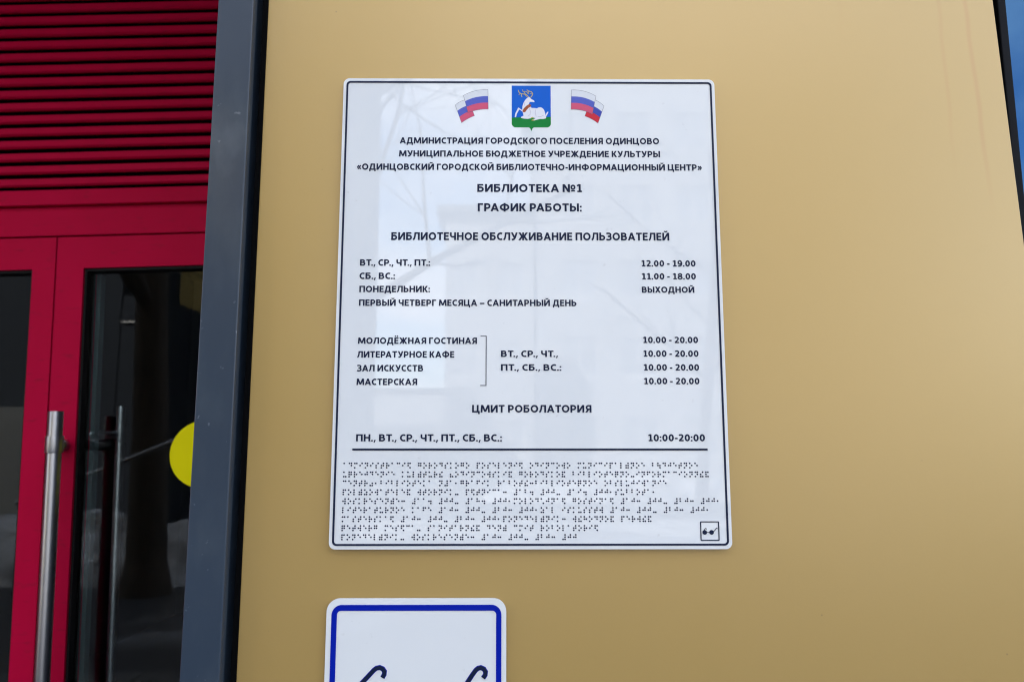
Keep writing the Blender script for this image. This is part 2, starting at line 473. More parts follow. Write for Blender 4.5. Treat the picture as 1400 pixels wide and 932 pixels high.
# pull handle: bar with two clamps and standoffs, outside and inside
def handle(parent, x, y, ztop, sgn, xs, rb=0.0150):
    bar = MB(); bar.tube((x, y, ztop - 1.15), (x, y, ztop), rb, rb, 28)
    o = bar.build('handle', M['steel'], parent, bevel=0.0012)
    me = o.data
    for pl in me.polygons:
        pl.use_smooth = len(pl.vertices) == 4
    for zc in (ztop - 0.072, ztop - 1.06):
        c = MB(); c.tube((x, y, zc - 0.018), (x, y, zc + 0.018), rb * 1.2, rb * 1.2, 28)
        oc = c.build('handle_clamp', M['steel'], o, bevel=0.001)
        for pl in oc.data.polygons: pl.use_smooth = len(pl.vertices) == 4
        c = MB(); c.tube((x + (xs - x) * 0.12, y + sgn * 0.016, zc), (xs, 0.0115 if sgn > 0 else 0.0775, zc), rb * .95, rb * .95, 20)
        oc = c.build('handle_standoff', M['steel'], o)
        for pl in oc.data.polygons: pl.use_smooth = len(pl.vertices) == 4
handle(leafR, -0.1165, -0.085, 1.587, 1, -0.1515)
handle(leafR, -0.0975, 0.165, 1.612, -1, -0.1345, 0.0105)

# lobby behind the glass
bx('lobby_floor', M['lobby_floor'], lib, -3.0, 2.0, 1.12, 7.9, 0.0, 0.02)
lw = MB(); lw.box(-3.1, -3.0, 1.1, 7.9, 0, 3.1); lw.box(2.0, 2.1, 0.4, 7.9, 0, 3.1); lw.box(-3.0, 2.0, 6.4, 6.5, 0.02, 3.1); lw.box(-3.1, 2.1, 1.05, 7.9, 3.1, 3.2)
lw.build('lobby_wall', M['lobby'], lib)
bx('inner_post', M['teal'], ent, -0.1460, -0.1160, 0.0785, 0.100, 0.05, 1.931)
bx('lobby_screen_frame', M['dark_metal'], lib, -1.22, -1.16, 2.6, 2.66, 0.02, 2.5)

# yellow round sticker on the right leaf's glass
b = MB()
n = 64; r = 0.078
cx_, cz_ = 0.1620, 1.4850
b.prism([(cx_ + r * math.cos(2 * math.pi * i / n), cz_ + r * math.sin(2 * math.pi * i / n)) for i in range(n)], 0.0326, 0.0336)
st = b.build('sticker', M['yellow'])
st.location = (ox, oy, 0); st.rotation_euler = (0, LEAN, 0)
tag(st, 'round yellow warning sticker on the glass of the right door leaf', 'sticker')

# ------------------------------------------------------------------ lettering: own bold sans capitals built from strokes
T = 0.226
def miter(pts, t, closed=False):
    P = [Vector(p) for p in pts]; n = len(P); L, Rr = [], []
    for i in range(n):
        a = P[i - 1] if (i > 0 or closed) else None
        c = P[(i + 1) % n] if (i < n - 1 or closed) else None
        d1 = (P[i] - a).normalized() if a is not None else None
        d2 = (c - P[i]).normalized() if c is not None else None
        if d1 is None: d1 = d2
        if d2 is None: d2 = d1
        n1 = Vector((-d1.y, d1.x)); n2 = Vector((-d2.y, d2.x))
        m_ = (n1 + n2)
        m_ = m_.normalized() if m_.length > 1e-6 else n1
        k = t / 2 / max(0.35, m_.dot(n1))
        L.append(P[i] + m_ * k); Rr.append(P[i] - m_ * k)
    return L, Rr
def strip(pts, t=T, closed=False):
    L, Rr = miter(pts, t, closed)
    n = len(pts); out = []
    for i in range(n if closed else n - 1):
        j = (i + 1) % n
        out.append([tuple(L[i]), tuple(L[j]), tuple(Rr[j]), tuple(Rr[i])])
    return ('strip', L, Rr, closed)
def rect(x0, y0, x1, y1): return ('poly', [(x0, y0), (x1, y0), (x1, y1), (x0, y1)])
def V(x, y0=0, y1=1, t=T): return rect(x - t / 2, y0, x + t / 2, y1)
def H(y, x0, x1, t=T * 0.86): return rect(x0, y - t / 2, x1, y + t / 2)
def D(x0, y0, x1, y1, t=T):
    w = t * math.hypot(x1 - x0, y1 - y0) / abs(y1 - y0) / 2
    return ('poly', [(x0 - w, y0), (x0 + w, y0), (x1 + w, y1), (x1 - w, y1)])
def arc(cx, cy, rx, ry, a0, a1, n=12):
    return [(cx + rx * math.cos(R(a0 + (a1 - a0) * i / n)), cy + ry * math.sin(R(a0 + (a1 - a0) * i / n))) for i in range(n + 1)]
h = T / 2; q = T * 0.43
def O(w, y0=0, y1=1): 
    return strip(arc(w / 2, (y0 + y1) / 2, w / 2 - h, (y1 - y0) / 2 - q, 0, 345, 23), T * 0.95, True)
def bowl(x, y0, y1, w):
    """closed-to-the-left bowl from the stem at x"""
    r = (y1 - y0) / 2; cx = w - h - min(r, 0.24)
    return strip([(x, y1)] + arc(cx, (y0 + y1) / 2, w - h - cx, r, 90, -90, 10) + [(x, y0)], T * 0.9)
def dot(x, y=0.09, s=0.2): return rect(x - s / 2, y - s / 2, x + s / 2, y + s / 2)
G = {
'А': (.88, [D(.09, 0, .44, 1, T * .95), D(.79, 0, .44, 1.0, T * .95), H(.29, .2, .68)]),
'Б': (.74, [V(h), H(1 - q, h, .66), bowl(h, q, .58, .74)]),
'В': (.76, [V(h), bowl(h, .53, 1 - q, .69), bowl(h, q, .53, .76)]),
'Г': (.60, [V(h), H(1 - q, h, .60)]),
'Д': (.96, [H(q, 0, .96), V(h * .9, -.22, .05, T * .9), V(.96 - h * .9, -.22, .05, T * .9), V(.74), H(1 - q, .28, .74), D(.18, .1, .33, 1, T * .95)]),
'Е': (.62, [V(h), H(1 - q, h, .61), H(.52, h, .57), H(q, h, .62)]),
'Ж': (1.18, [V(.59), D(.12, 0, .50, .56, T * .95), D(1.06, 0, .68, .56, T * .95), D(.48, .46, .13, 1, T * .95), D(.70, .46, 1.05, 1, T * .95), H(.51, .44, .74)]),
'З': (.66, [strip([(.03, .86), (.14, .915)] + arc(.33, .72, .22, .195, 80, -80, 8) + [(.2, .53)], T * .88), strip([(.2, .53)] + arc(.33, .30, .25, .22, 80, -90, 8) + [(.14, .085), (.02, .14)], T * .9)]),
'И': (.86, [V(h), V(.86 - h), D(.14, .02, .72, .98, T * .95)]),
'К': (.76, [V(h), H(.51, .1, .34), D(.31, .47, .62, 1, T * .95), D(.65, 0, .31, .56, T * .95)]),
'Л': (.84, [V(.84 - h), H(1 - q, .22, .80), strip([(0.0, .08), (.09, .10), (.17, .22), (.24, .52), (.28, .99)], T * .9)]),
'М': (1.10, [D(.09, 0, .15, 1), D(1.01, 0, .95, 1), D(.54, .10, .18, 1, T * .95), D(.56, .10, .92, 1, T * .95), rect(.47, .09, .63, .26)]),
'Н': (.82, [V(h), V(.82 - h), H(.52, h, .75)]),
'О': (.94, [O(.94)]),
'П': (.82, [V(h), V(.82 - h), H(1 - q, h, .75)]),
'Р': (.72, [V(h), bowl(h, .40, 1 - q, .72)]),
'С': (.70, [strip(arc(.47, .5, .47 - h, .5 - q, 58, 302, 18), T * .95)]),
'Т': (.72, [V(.36), H(1 - q, 0, .72)]),
'У': (.78, [D(.46, .25, .69, 1, T * .95), D(.42, .33, .09, 1, T * .95), strip([(.08, .085), (.24, .09), (.37, .16), (.46, .32)], T * .9)]),
'Ф': (1.10, [V(.55, -.04, 1.04), strip(arc(.55, .51, .55 - h, .33, 0, 345, 23), T * .92, True)]),
'Х': (.78, [D(.09, 0, .67, 1), D(.69, 0, .11, 1)]),
'Ц': (.94, [V(h), V(.80 - h), H(q, h, .94), V(.94 - h * .9, -.22, .05, T * .9)]),
'Ч': (.76, [V(.76 - h), strip([(h, 1)] + [(h, .66)] + arc(.36, .64, .36 - h, .22, 180, 270, 6) + [(.72, .44)], T * .92)]),
'Ы': (1.02, [V(h), V(1.02 - h), bowl(h, q, .58, .72)]),
'Ь': (.74, [V(h), bowl(h, q, .58, .74)]),
'Ю': (1.26, [V(h), H(.52, h, .46), ('shift', .38, O(.88))]),
'Я': (.76, [V(.76 - h), ('mirror', .76, bowl(h, .42, 1 - q, .72)), D(.11, 0, .40, .46, T * .95)]),
'0': (.70, [strip(arc(.35, .5, .35 - h, .5 - q, 0, 345, 23), T * .95, True)]),
'1': (.62, [V(.36), H(q, .10, .62, T * .8), strip([(.07, .80), (.20, .88), (.36, .97)], T * .8)]),
'2': (.68, [strip([(.07, .84), (.17, .90)] + arc(.34, .70, .21, .22, 85, -30, 8) + [(.36, .36), (.12, .10)], T * .9), H(q, .05, .66)]),
'8': (.70, [strip(arc(.35, .745, .22, .18, 0, 345, 17), T * .88, True), strip(arc(.35, .28, .27, .21, 0, 345, 17), T * .9, True)]),
'9': (.70, [strip(arc(.34, .66, .34 - h, .27, 0, 345, 19), T * .9, True), strip([(.61, .66), (.60, .42), (.52, .20), (.36, .09), (.10, .08)], T * .9)]),
'.': (.22, [dot(.11)]),
',': (.24, [('poly', [(.08, .20), (.26, .20), (.12, -.18), (-.01, -.18)])]),
':': (.22, [dot(.11), dot(.11, .60)]),
'-': (.36, [H(.40, 0, .36, T * .9)]),
'–': (.66, [H(.40, 0, .66, T * .85)]),
'«': (.62, [strip([(.28, .72), (.09, .42), (.28, .12)], T * .75), strip([(.55, .72), (.36, .42), (.55, .12)], T * .75)]),
'»': (.62, [strip([(.07, .72), (.26, .42), (.07, .12)], T * .75), strip([(.34, .72), (.53, .42), (.34, .12)], T * .75)]),
}
G['Й'] = (.86, G['И'][1] + [strip(arc(.43, 1.24, .17, .11, 180, 360, 8), T * .65)])
G['Ё'] = (.62, G['Е'][1] + [dot(.16, 1.2, .19), dot(.46, 1.2, .19)])
G['№'] = (1.42, [V(h), V(.82 - h), D(.13, .98, .69, .02, T * .95), strip(arc(1.16, .62, .19, .24, 0, 345, 17), T * .75, True), H(.16, .95, 1.37, T * .7)])
SB = .125
def xf(item, sx, dx, dy, k=1, mir=None):
    kind = item[0]
    if kind == 'shift': return xf(item[2], sx, dx + item[1] * sx, dy, k, mir)
    if kind == 'mirror': return xf(item[2], sx, dx, dy, k, item[1])
    def f(p):
        x = (mir - p[0]) if mir is not None else p[0]
        return (dx + x * sx, dy + p[1] * k)
    if kind == 'poly': return ('poly', [f(p) for p in item[1]])
    return ('strip', [f(p) for p in item[1]], [f(p) for p in item[2]], item[3])

def put(mb, item, y0, y1, ox_, oz_):
    """add one stroke (millimetres, x right, z up) to mb as a thin solid"""
    if item[0] == 'poly':
        mb.prism([(ox_ + x * .001, oz_ + z * .001) for x, z in item[1]], y0, y1)
    else:
        L, Rr, closed = item[1:]
        n = len(L); vs = []
        for P_ in (L, Rr):
            for yy in (y0, y1):
                vs += [(ox_ + p[0] * .001, yy, oz_ + p[1] * .001) for p in P_]
        # 0..n L front, n..2n L back, 2n..3n R front, 3n..4n R back
        fs = []
        for i in range(n if closed else n - 1):
            j = (i + 1) % n
            fs += [(i, 2 * n + i, 2 * n + j, j), (i + n, j + n, j + 3 * n, i + 3 * n), (i, j, j + n, i + n), (i + 2 * n, i + 3 * n, j + 3 * n, j + 2 * n)]
        if not closed:
            fs += [(0, n, 3 * n, 2 * n), (n - 1, 3 * n - 1, 4 * n - 1, 2 * n - 1)]
        mb.add(vs, fs)

def text_line(name, parent, s, x0, x1, base, cap, yf, ox_, oz_, m):
    """s fitted between x0 and x1 (mm from the board's left edge), baseline base mm below its top"""
    adv = []; x = 0
    for i, ch in enumerate(s):
        if ch == ' ': x += .30; continue
        adv.append((ch, x)); w_ = G[ch][0]
        gap = SB
        if ch in '.,' : gap = .12
        if ch in 'ГТ' and i + 1 < len(s) and s[i + 1] in '.,ДАЛ': gap = .0
        if ch == 'Р' and i + 1 < len(s) and s[i + 1] in '.,АД': gap = .03
        if ch in 'ТУ' and i + 1 < len(s) and s[i + 1] in 'О': gap = .08
        if ch == 'Р' and i + 1 < len(s) and s[i + 1] == 'Т': gap = .1
        if i + 1 < len(s) and s[i + 1] in '.,:': gap = min(gap, .10)
        x += w_ + gap
    total = x - gap
    sx = (x1 - x0) / total
    mb = MB()
    for k_, (ch, xx) in enumerate(adv):
        for j, it in enumerate(G[ch][1]):
            item = xf(it, sx, x0 + xx * sx, -base, cap)
            put(mb, item, yf - .00035 - j * .000012, yf, ox_, oz_)
    o = mb.build(name, m, parent)
    o['label'] = 'raised line of text reading ' + s
    return o

# ------------------------------------------------------------------ main sign
SX, SZ, BW, BH = -0.18995, 1.92845, 433.0, 534.3
sign = empty('schedule_sign', (SX, -0.002, SZ - BH / 1000))
tag(sign, 'large white glossy library hours board with coat of arms, flags and braille', 'sign')
def SXL(x): return x * .001
LZ = BH / 1000                    # local top of the board
def rrect(x0, z0, x1, z1, r, n=8):
    pts = []
    for cx, cz, a in ((x1 - r, z1 - r, 0), (x0 + r, z1 - r, 90), (x0 + r, z0 + r, 180), (x1 - r, z0 + r, 270)):
        pts += [(cx + r * math.cos(R(a + 90 * i / n)), cz + r * math.sin(R(a + 90 * i / n))) for i in range(n + 1)]
    return pts
b = MB(); b.prism(rrect(0, 0, BW / 1000, LZ, .007), -.006, -.002)
board = b.build('board', M['board'], sign, bevel=0.0006)
FY = -.006                        # front face, local
for (x, z) in ((.05, .05), (.38, .05), (.05, .48), (.38, .48)):
    b = MB(); b.box(x - .015, x + .015, -.0019, .0019, z - .015, z + .015)
    b.build('mounting_pad', M['gap'], sign)
b = MB(); ring(b, rrect(.0035, .0039, .4295, LZ - .0036, .0048), rrect(.0056, .0059, .4274, LZ - .0056, .003), FY - .0006, FY)
b.build('border_line', M['ink'], sign)

LINES = [('АДМИНИСТРАЦИЯ ГОРОДСКОГО ПОСЕЛЕНИЯ ОДИНЦОВО', 67.0, 366.3, 79.6, 7.4),
('МУНИЦИПАЛЬНОЕ БЮДЖЕТНОЕ УЧРЕЖДЕНИЕ КУЛЬТУРЫ', 66.4, 367.0, 95.2, 7.3),
('«ОДИНЦОВСКИЙ ГОРОДСКОЙ БИБЛИОТЕЧНО-ИНФОРМАЦИОННЫЙ ЦЕНТР»', 18.4, 414.7, 111.2, 7.4),
('БИБЛИОТЕКА №1', 156.5, 276.4, 137.2, 9.3),
('ГРАФИК РАБОТЫ:', 157.2, 275.8, 160.0, 9.3),
('БИБЛИОТЕЧНОЕ ОБСЛУЖИВАНИЕ ПОЛЬЗОВАТЕЛЕЙ', 59.5, 374.8, 193.9, 9.0),
('ВТ., СР., ЧТ., ПТ.:', 25.0, 103.9, 223.7, 7.3), ('12.00 - 19.00', 342.2, 403.7, 224.0, 7.0),
('СБ., ВС.:', 24.8, 64.7, 239.0, 7.3), ('11.00 - 18.00', 342.3, 403.6, 238.9, 7.0),
('ПОНЕДЕЛЬНИК:', 25.1, 104.2, 254.0, 7.2), ('ВЫХОДНОЙ', 342.2, 401.3, 254.2, 6.9),
('ПЕРВЫЙ ЧЕТВЕРГ МЕСЯЦА – САНИТАРНЫЙ ДЕНЬ', 25.1, 268.5, 269.6, 7.2),
('МОЛОДЁЖНАЯ ГОСТИНАЯ', 25.3, 157.3, 312.4, 7.1), ('10.00 - 20.00', 342.1, 403.6, 311.2, 7.0),
('ЛИТЕРАТУРНОЕ КАФЕ', 24.9, 132.2, 327.8, 7.2), ('10.00 - 20.00', 342.0, 403.6, 326.5, 7.0), ('ВТ., СР., ЧТ.,', 184.0, 247.2, 326.9, 7.1),
('ЗАЛ ИСКУССТВ', 25.0, 98.0, 343.0, 7.1), ('10.00 - 20.00', 342.0, 403.7, 341.9, 7.0), ('ПТ., СБ., ВС.:', 184.0, 250.9, 342.1, 7.1),
('МАСТЕРСКАЯ', 25.0, 91.7, 358.2, 7.1), ('10.00 - 20.00', 342.0, 403.6, 357.1, 7.0),
('ЦМИТ РОБОЛАТОРИЯ', 152.4, 283.6, 388.2, 8.2),
('ПН., ВТ., СР., ЧТ., ПТ., СБ., ВС.:', 26.1, 185.2, 419.6, 7.7), ('10:00-20:00', 345.0, 407.5, 419.5, 7.6)]
for (s, a, b_, base, cap) in LINES:
    text_line('lettering', sign, s, a, b_, base, cap, FY, 0, LZ, M['ink'])

b = MB()
put(b, ('poly', [(22.4, -427.3), (409.9, -427.3), (409.9, -429.4), (22.4, -429.4)]), FY - .0006, FY, 0, LZ)
b.build('divider_line', M['ink'], sign)
b = MB()
put(b, ('poly', [(161.2, -303.2), (168.0, -303.2), (168.0, -304.0), (161.2, -304.0)]), FY - .0003, FY, 0, LZ)
put(b, ('poly', [(167.1, -304.0), (168.0, -304.0), (168.0, -358.2), (167.1, -358.2)]), FY - .0003, FY, 0, LZ)
put(b, ('poly', [(161.2, -358.2), (168.0, -358.2), (168.0, -359.0), (161.2, -359.0)]), FY - .0003, FY, 0, LZ)
b.build('bracket_mark', M['ink'], sign)

# braille
BR = {'а': '1', 'б': '12', 'в': '2456', 'г': '1245', 'д': '145', 'е': '15', 'ё': '16', 'ж': '245', 'з': '1356', 'и': '24', 'й': '12346',
      'к': '13', 'л': '123', 'м': '134', 'н': '1345', 'о': '135', 'п': '1234', 'р': '1235', 'с': '234', 'т': '2345', 'у': '136', 'ф': '124',
      'х': '125', 'ц': '14', 'ч': '12345', 'ы': '2346', 'ь': '23456', 'ю': '1256', 'я': '1246', '«': '236', '»': '356', '#': '3456',
      '-': '36', ':': '25', '.': '256', ',': '2', '1': '1', '2': '12', '8': '125', '9': '24', '0': '245'}
BL = ["администрация городского поселения одинцово муниципальное бюджетное",
      "учреждение культуры «одинцовский городской библиотечно-информационный",
      "центр»,библиотека н#1,график работы:библиотечное обслуживание",
      "пользователей вторник- пятница: #12. #00- #19. #00,суббота,",
      "воскресенье: #11. #00- #18. #00,молодёжная гостиная #10: #00- #20: #00,",
      "литературное кафе #10: #00- #20: #00,зал искусств #10: #00- #20: #00,",
      "мастерская #10: #00- #20: #00,понедельник: выходной первый",
      "четверг месяца- санитарный день цмит роболатория",
      "понедельник- воскресенье: #10: #00- #20: #00"]
b = MB()
for li, s in enumerate(BL):
    zz = 443.3 + li * 9.475
    for ci, ch in enumerate(s):
        for d in BR.get(ch, ''):
            d = int(d) - 1
            x = 13.9 + ci * 5.785 + (2.15 if d > 2 else 0)
            z = zz + (d % 3) * 2.35
            r_ = .96; n = 8
            vs = [(x + rr * math.cos(2 * math.pi * i / n), yy, z + rr * math.sin(2 * math.pi * i / n)) for rr, yy in ((r_, 0), (r_ * .82, .32), (r_ * .35, .52)) for i in range(n)]
            vs = [(a * .001, FY - y_ * .001, LZ - c * .001) for a, y_, c in vs]
            fs = [(i + k * n, (i + 1) % n + k * n, (i + 1) % n + (k + 1) * n, i + (k + 1) * n) for k in (0, 1) for i in range(n)] + [tuple(range(2 * n, 3 * n))]
            b.add(vs, fs)
o = b.build('braille_dots', M['ink'], sign); o['kind'] = 'stuff'

# small glasses pictogram
b = MB(); ring(b, rrect(.3990, LZ - .5255, .4195, LZ - .5050, .0012), rrect(.4001, LZ - .5244, .4184, LZ - .5061, .0006), FY - .0005, FY)
for cx in (403.7, 411.1):
    b.prism([((cx + 2.45 * math.cos(2 * math.pi * i / 24)) * .001, LZ - (516.6 + 2.45 * math.sin(2 * math.pi * i / 24)) * .001) for i in range(24)], FY - .0005, FY)
def pl(mb, pts, t, k=0, yf=FY, oz=LZ):
    put(mb, strip([(x, -z) for x, z in pts], t), yf - .0004 - k * .00001, yf, 0, oz)
pl(b, [(406.0, 516.4), (408.8, 516.4)], .6, 1)
pl(b, [(413.3, 515.6), (414.6, 514.6), (415.9, 512.8), (416.8, 512.2), (417.7, 512.7)], .7, 2)
pl(b, [(403.2, 514.4), (404.4, 512.7), (405.1, 512.4), (405.9, 513.4)], .7, 3)
b.build('glasses_pictogram', M['ink'], sign)

# coat of arms: layers of print
arms = empty('coat_of_arms', (0, 0, 0)); arms.parent = sign
def shape(name, pts, m, layer, parent):
    mb = MB(); mb.prism([(x * .001, LZ - z * .001) for x, z in pts], FY - .0001 - layer * .00006, FY)
    return mb.build(name, m, parent)
x0, x1, z0, z1 = 195.9, 241.3, 8.5, 59.6
sh = [(x0, z0), (x1, z0), (x1, z1 - 4.5)] + [(x1 - 4.5 + 4.5 * math.cos(R(a)), z1 - 4.5 + 4.5 * math.sin(R(a))) for a in (20, 45, 70, 90)] \
     + [(221.8, z1), (220.2, z1 + 1.0), (218.7, z1 + 4.6), (217.2, z1 + 1.0), (215.6, z1)] + [(x0 + 4.5 - 4.5 * math.sin(R(a)), z1 - 4.5 + 4.5 * math.cos(R(a))) for a in (0, 20, 45, 70)] + [(x0, z1 - 4.5)]
shape('shield', sh, M['shield_green'], 0, arms)
shape('shield_field', [(x0, z0), (x1, z0), (x1, 46.6), (236, 47.0), (226, 46.4), (218, 45.9), (210, 46.6), (204, 47.4), (x0, 47.8)], M['shield_blue'], 1, arms)
deer = [(215.0, 22.8), (216.8, 22.6), (217.4, 23.8), (219.0, 25.2), (221.9, 26.8), (222.5, 28.2), (221.8, 28.9), (219.7, 28.4), (217.0, 28.6), (216.0, 30.2), (215.9, 32.0), (217.8, 34.3), (219.0, 35.9),
        (222.3, 36.0), (225.2, 36.4), (227.3, 35.2), (229.9, 35.1), (231.9, 36.3), (233.4, 38.3), (234.6, 41.5), (235.2, 44.6), (235.9, 46.6), (235.5, 48.6), (232.8, 49.3), (228.6, 49.3),
        (226.2, 49.9), (222.3, 51.2), (218.9, 51.3), (219.2, 50.3), (222.3, 49.3), (223.6, 48.3), (221.2, 47.9), (218.0, 48.6), (214.6, 49.3), (210.2, 49.0), (206.6, 48.2), (207.1, 46.6), (209.6, 45.6), (209.4, 43.6), (208.6, 40.8),
        (206.9, 39.2), (205.0, 37.9), (204.4, 38.4), (203.0, 41.0), (201.6, 43.6), (201.2, 46.0), (200.7, 47.4), (199.4, 47.0), (199.8, 44.2), (200.2, 42.3), (202.1, 38.6), (203.4, 35.5), (204.6, 36.0), (206.4, 37.6), (208.2, 38.6), (208.3, 34.0), (209.6, 29.8), (211.4, 26.4), (213.2, 24.4)]
shape('deer', deer, M['deer'], 2, arms)
shape('deer_tail', [(235.2, 45.6), (236.3, 42.0), (238.1, 40.2), (238.4, 41.2), (237.2, 44.0), (236.0, 46.0)], M['deer'], 2, arms)
shape('mane_patch', [(208.3, 39.6), (210.2, 36.2), (213.2, 33.2), (216.6, 31.0), (218.6, 32.3), (218.2, 34.2), (215.6, 35.8), (213.3, 38.4), (211.6, 41.0), (209.4, 41.4)], M['wing'], 3, arms)
mb = MB()
for pts, t in (([(216.3, 36.6), (217.6, 40.0), (217.2, 44.2), (214.6, 46.0)], .5), ([(223.6, 38.0), (223.2, 42.2), (224.4, 46.6)], .5), ([(232.9, 44.8), (229.6, 46.6), (226.0, 46.8)], .5), ([(211.2, 29.0), (210.4, 33.0)], .45)):
    put(mb, strip([(x, -z) for x, z in pts], t), FY - .0003, FY, 0, LZ)
mb.build('deer_shading', M['deer_shade'], arms)
mb = MB()
for pts, t in (([(217.6, 23.4), (219.6, 21.0), (220.4, 18.4), (218.9, 16.2), (215.6, 15.2), (214.4, 14.6)], .75),
               ([(216.0, 23.0), (213.2, 20.0), (209.8, 18.9), (206.6, 18.6), (204.2, 16.4), (203.6, 14.0)], .8),
               ([(214.6, 18.4), (215.4, 16.4), (213.6, 13.4)], .6), ([(212.0, 19.6), (210.6, 16.6), (209.0, 15.6), (208.6, 13.4)], .6),
               ([(207.6, 18.7), (207.2, 21.0), (207.9, 22.6)], .6), ([(205.2, 18.4), (204.2, 20.2)], .6), ([(210.6, 15.8), (213.0, 15.9), (216.0, 18.8)], .55), ([(219.9, 19.0), (217.2, 18.2)], .5), ([(211.0, 19.2), (213.4, 22.2)], .5)):
    put(mb, strip([(x, -z) for x, z in pts], t), FY - .0003 - .00001 * len(pts), FY, 0, LZ)
mb.build('antlers', M['gold'], arms)
mb = MB()
put(mb, ('poly', [(218.9, -51.4), (222.4, -51.0), (221.4, -49.9), (219.2, -50.3)]), FY - .00032, FY, 0, LZ)
put(mb, ('poly', [(218.4, -48.7), (221.4, -47.6), (220.4, -46.9), (218.0, -47.8)]), FY - .00032, FY, 0, LZ)
mb.build('hoof_tips', M['gold'], arms)

def lerp(a, b_, t): return (a[0] + (b_[0] - a[0]) * t, a[1] + (b_[1] - a[1]) * t)
def quad(p, t):      # quadratic through three points
    a, b_, c = p
    return tuple(a[i] * (1 - t) * (1 - 2 * t) + b_[i] * 4 * t * (1 - t) + c[i] * t * (2 * t - 1) for i in (0, 1))
def cloth(parent, top, bot, layer, red, blue):
    n = 8
    rows = []
    for k in range(4):
        rows.append([lerp(quad(top, i / n), quad(bot, i / n), k / 3) for i in range(n + 1)])
    for k, (nm, m_) in enumerate((('white_stripe', M['f_white']), ('blue_stripe', blue), ('red_stripe', red))):
        shape(nm, rows[k] + rows[k + 1][::-1], m_, layer, parent)
    mb = MB()
    out = rows[0] + rows[3][::-1]
    put(mb, strip([(x, -z) for x, z in out], .32, True), FY - .00016 - layer * .00006, FY, 0, LZ)
    mb.build('flag_outline', M['outline'], parent)
fl = empty('flag_emblem', (0, 0, 0)); fl.parent = sign
cloth(fl, [(130.3, 32.7), (137.2, 27.9), (145.5, 25.6)], [(137.8, 54.2), (144.8, 49.4), (152.7, 45.6)], 0, M['f_red'], M['f_blue'])
cloth(fl, [(139.8, 20.9), (153.2, 15.2), (168.1, 13.6)], [(145.2, 42.0), (156.6, 38.4), (168.7, 37.5)], 2, M['f_red'], M['f_blue'])
fr_ = empty('flag_emblem', (0, 0, 0)); fr_.parent = sign
cloth(fr_, [(288.4, 24.0), (296.4, 27.6), (303.3, 33.2)], [(280.8, 45.6), (288.6, 49.2), (296.0, 54.3)], 0, M['f_red2'], M['f_blue2'])
cloth(fr_, [(265.6, 13.7), (280.5, 15.2), (294.0, 21.2)], [(264.9, 37.5), (277.5, 38.5), (289.6, 43.2)], 2, M['f_red'], M['f_blue'])

# ------------------------------------------------------------------ second sign below
s2w, s2h = .1907, .1907
s2 = empty('pictogram_sign', (-.19045, -.002, 1.34345 - s2h))
tag(s2, 'small white sign with a thick blue border and dark glasses pictogram below the hours board', 'sign')
b = MB(); b.prism(rrect(0, 0, s2w, s2h, .014, 12), -.004, -.001)
b.build('board', M['board'], s2, bevel=0.0006)
b = MB(); b.box(.03, .16, -.001, .002, .03, .16); b.build('mounting_pad', M['gap'], s2)
b = MB(); ring(b, rrect(.0055, .0055, s2w - .0052, s2h - .0066, .0105, 10), rrect(.0112, .0112, s2w - .0108, s2h - .0126, .0042, 10), -.0046, -.004)
b.build('border_band', M['blue_tape'], s2)
armsL = [(24.0, 101.5), (40.1, 84.6), (46.5, 78.0), (51.6, 72.6), (54.3, 70.6), (57.8, 69.9), (61.0, 71.2), (62.9, 73.8), (62.6, 77.0), (60.8, 80.0)]
armsR = [(139.0, 101.5), (150.1, 84.8), (155.0, 77.6), (158.6, 72.8), (161.0, 70.9), (164.0, 70.2), (167.2, 71.6), (169.0, 74.4), (168.6, 77.6), (166.4, 80.6)]
def glasses(mb, t, r_, yf, grow):
    for a_ in (armsL, armsR):
        put(mb, strip([(x, -z) for x, z in a_], t), yf, -.004, 0, s2h)
    for cx in (48, 132):
        mb.prism([((cx + r_ * math.cos(2 * math.pi * i / 40)) * .001, s2h - (119 + r_ * math.sin(2 * math.pi * i / 40)) * .001) for i in range(40)], yf - .00002, -.004)
    put(mb, strip([(x, -z) for x, z in [(70, 108), (80, 99), (90, 95.5), (100, 99), (110, 108)]], t * .9), yf - .00001, -.004, 0, s2h)
b = MB(); glasses(b, 5.0, 27.6, -.0043, 0); b.build('pictogram_edge', M['blue_tape'], s2)
b = MB(); glasses(b, 3.7, 26.9, -.0048, 0); b.build('pictogram', M['ink'], s2)

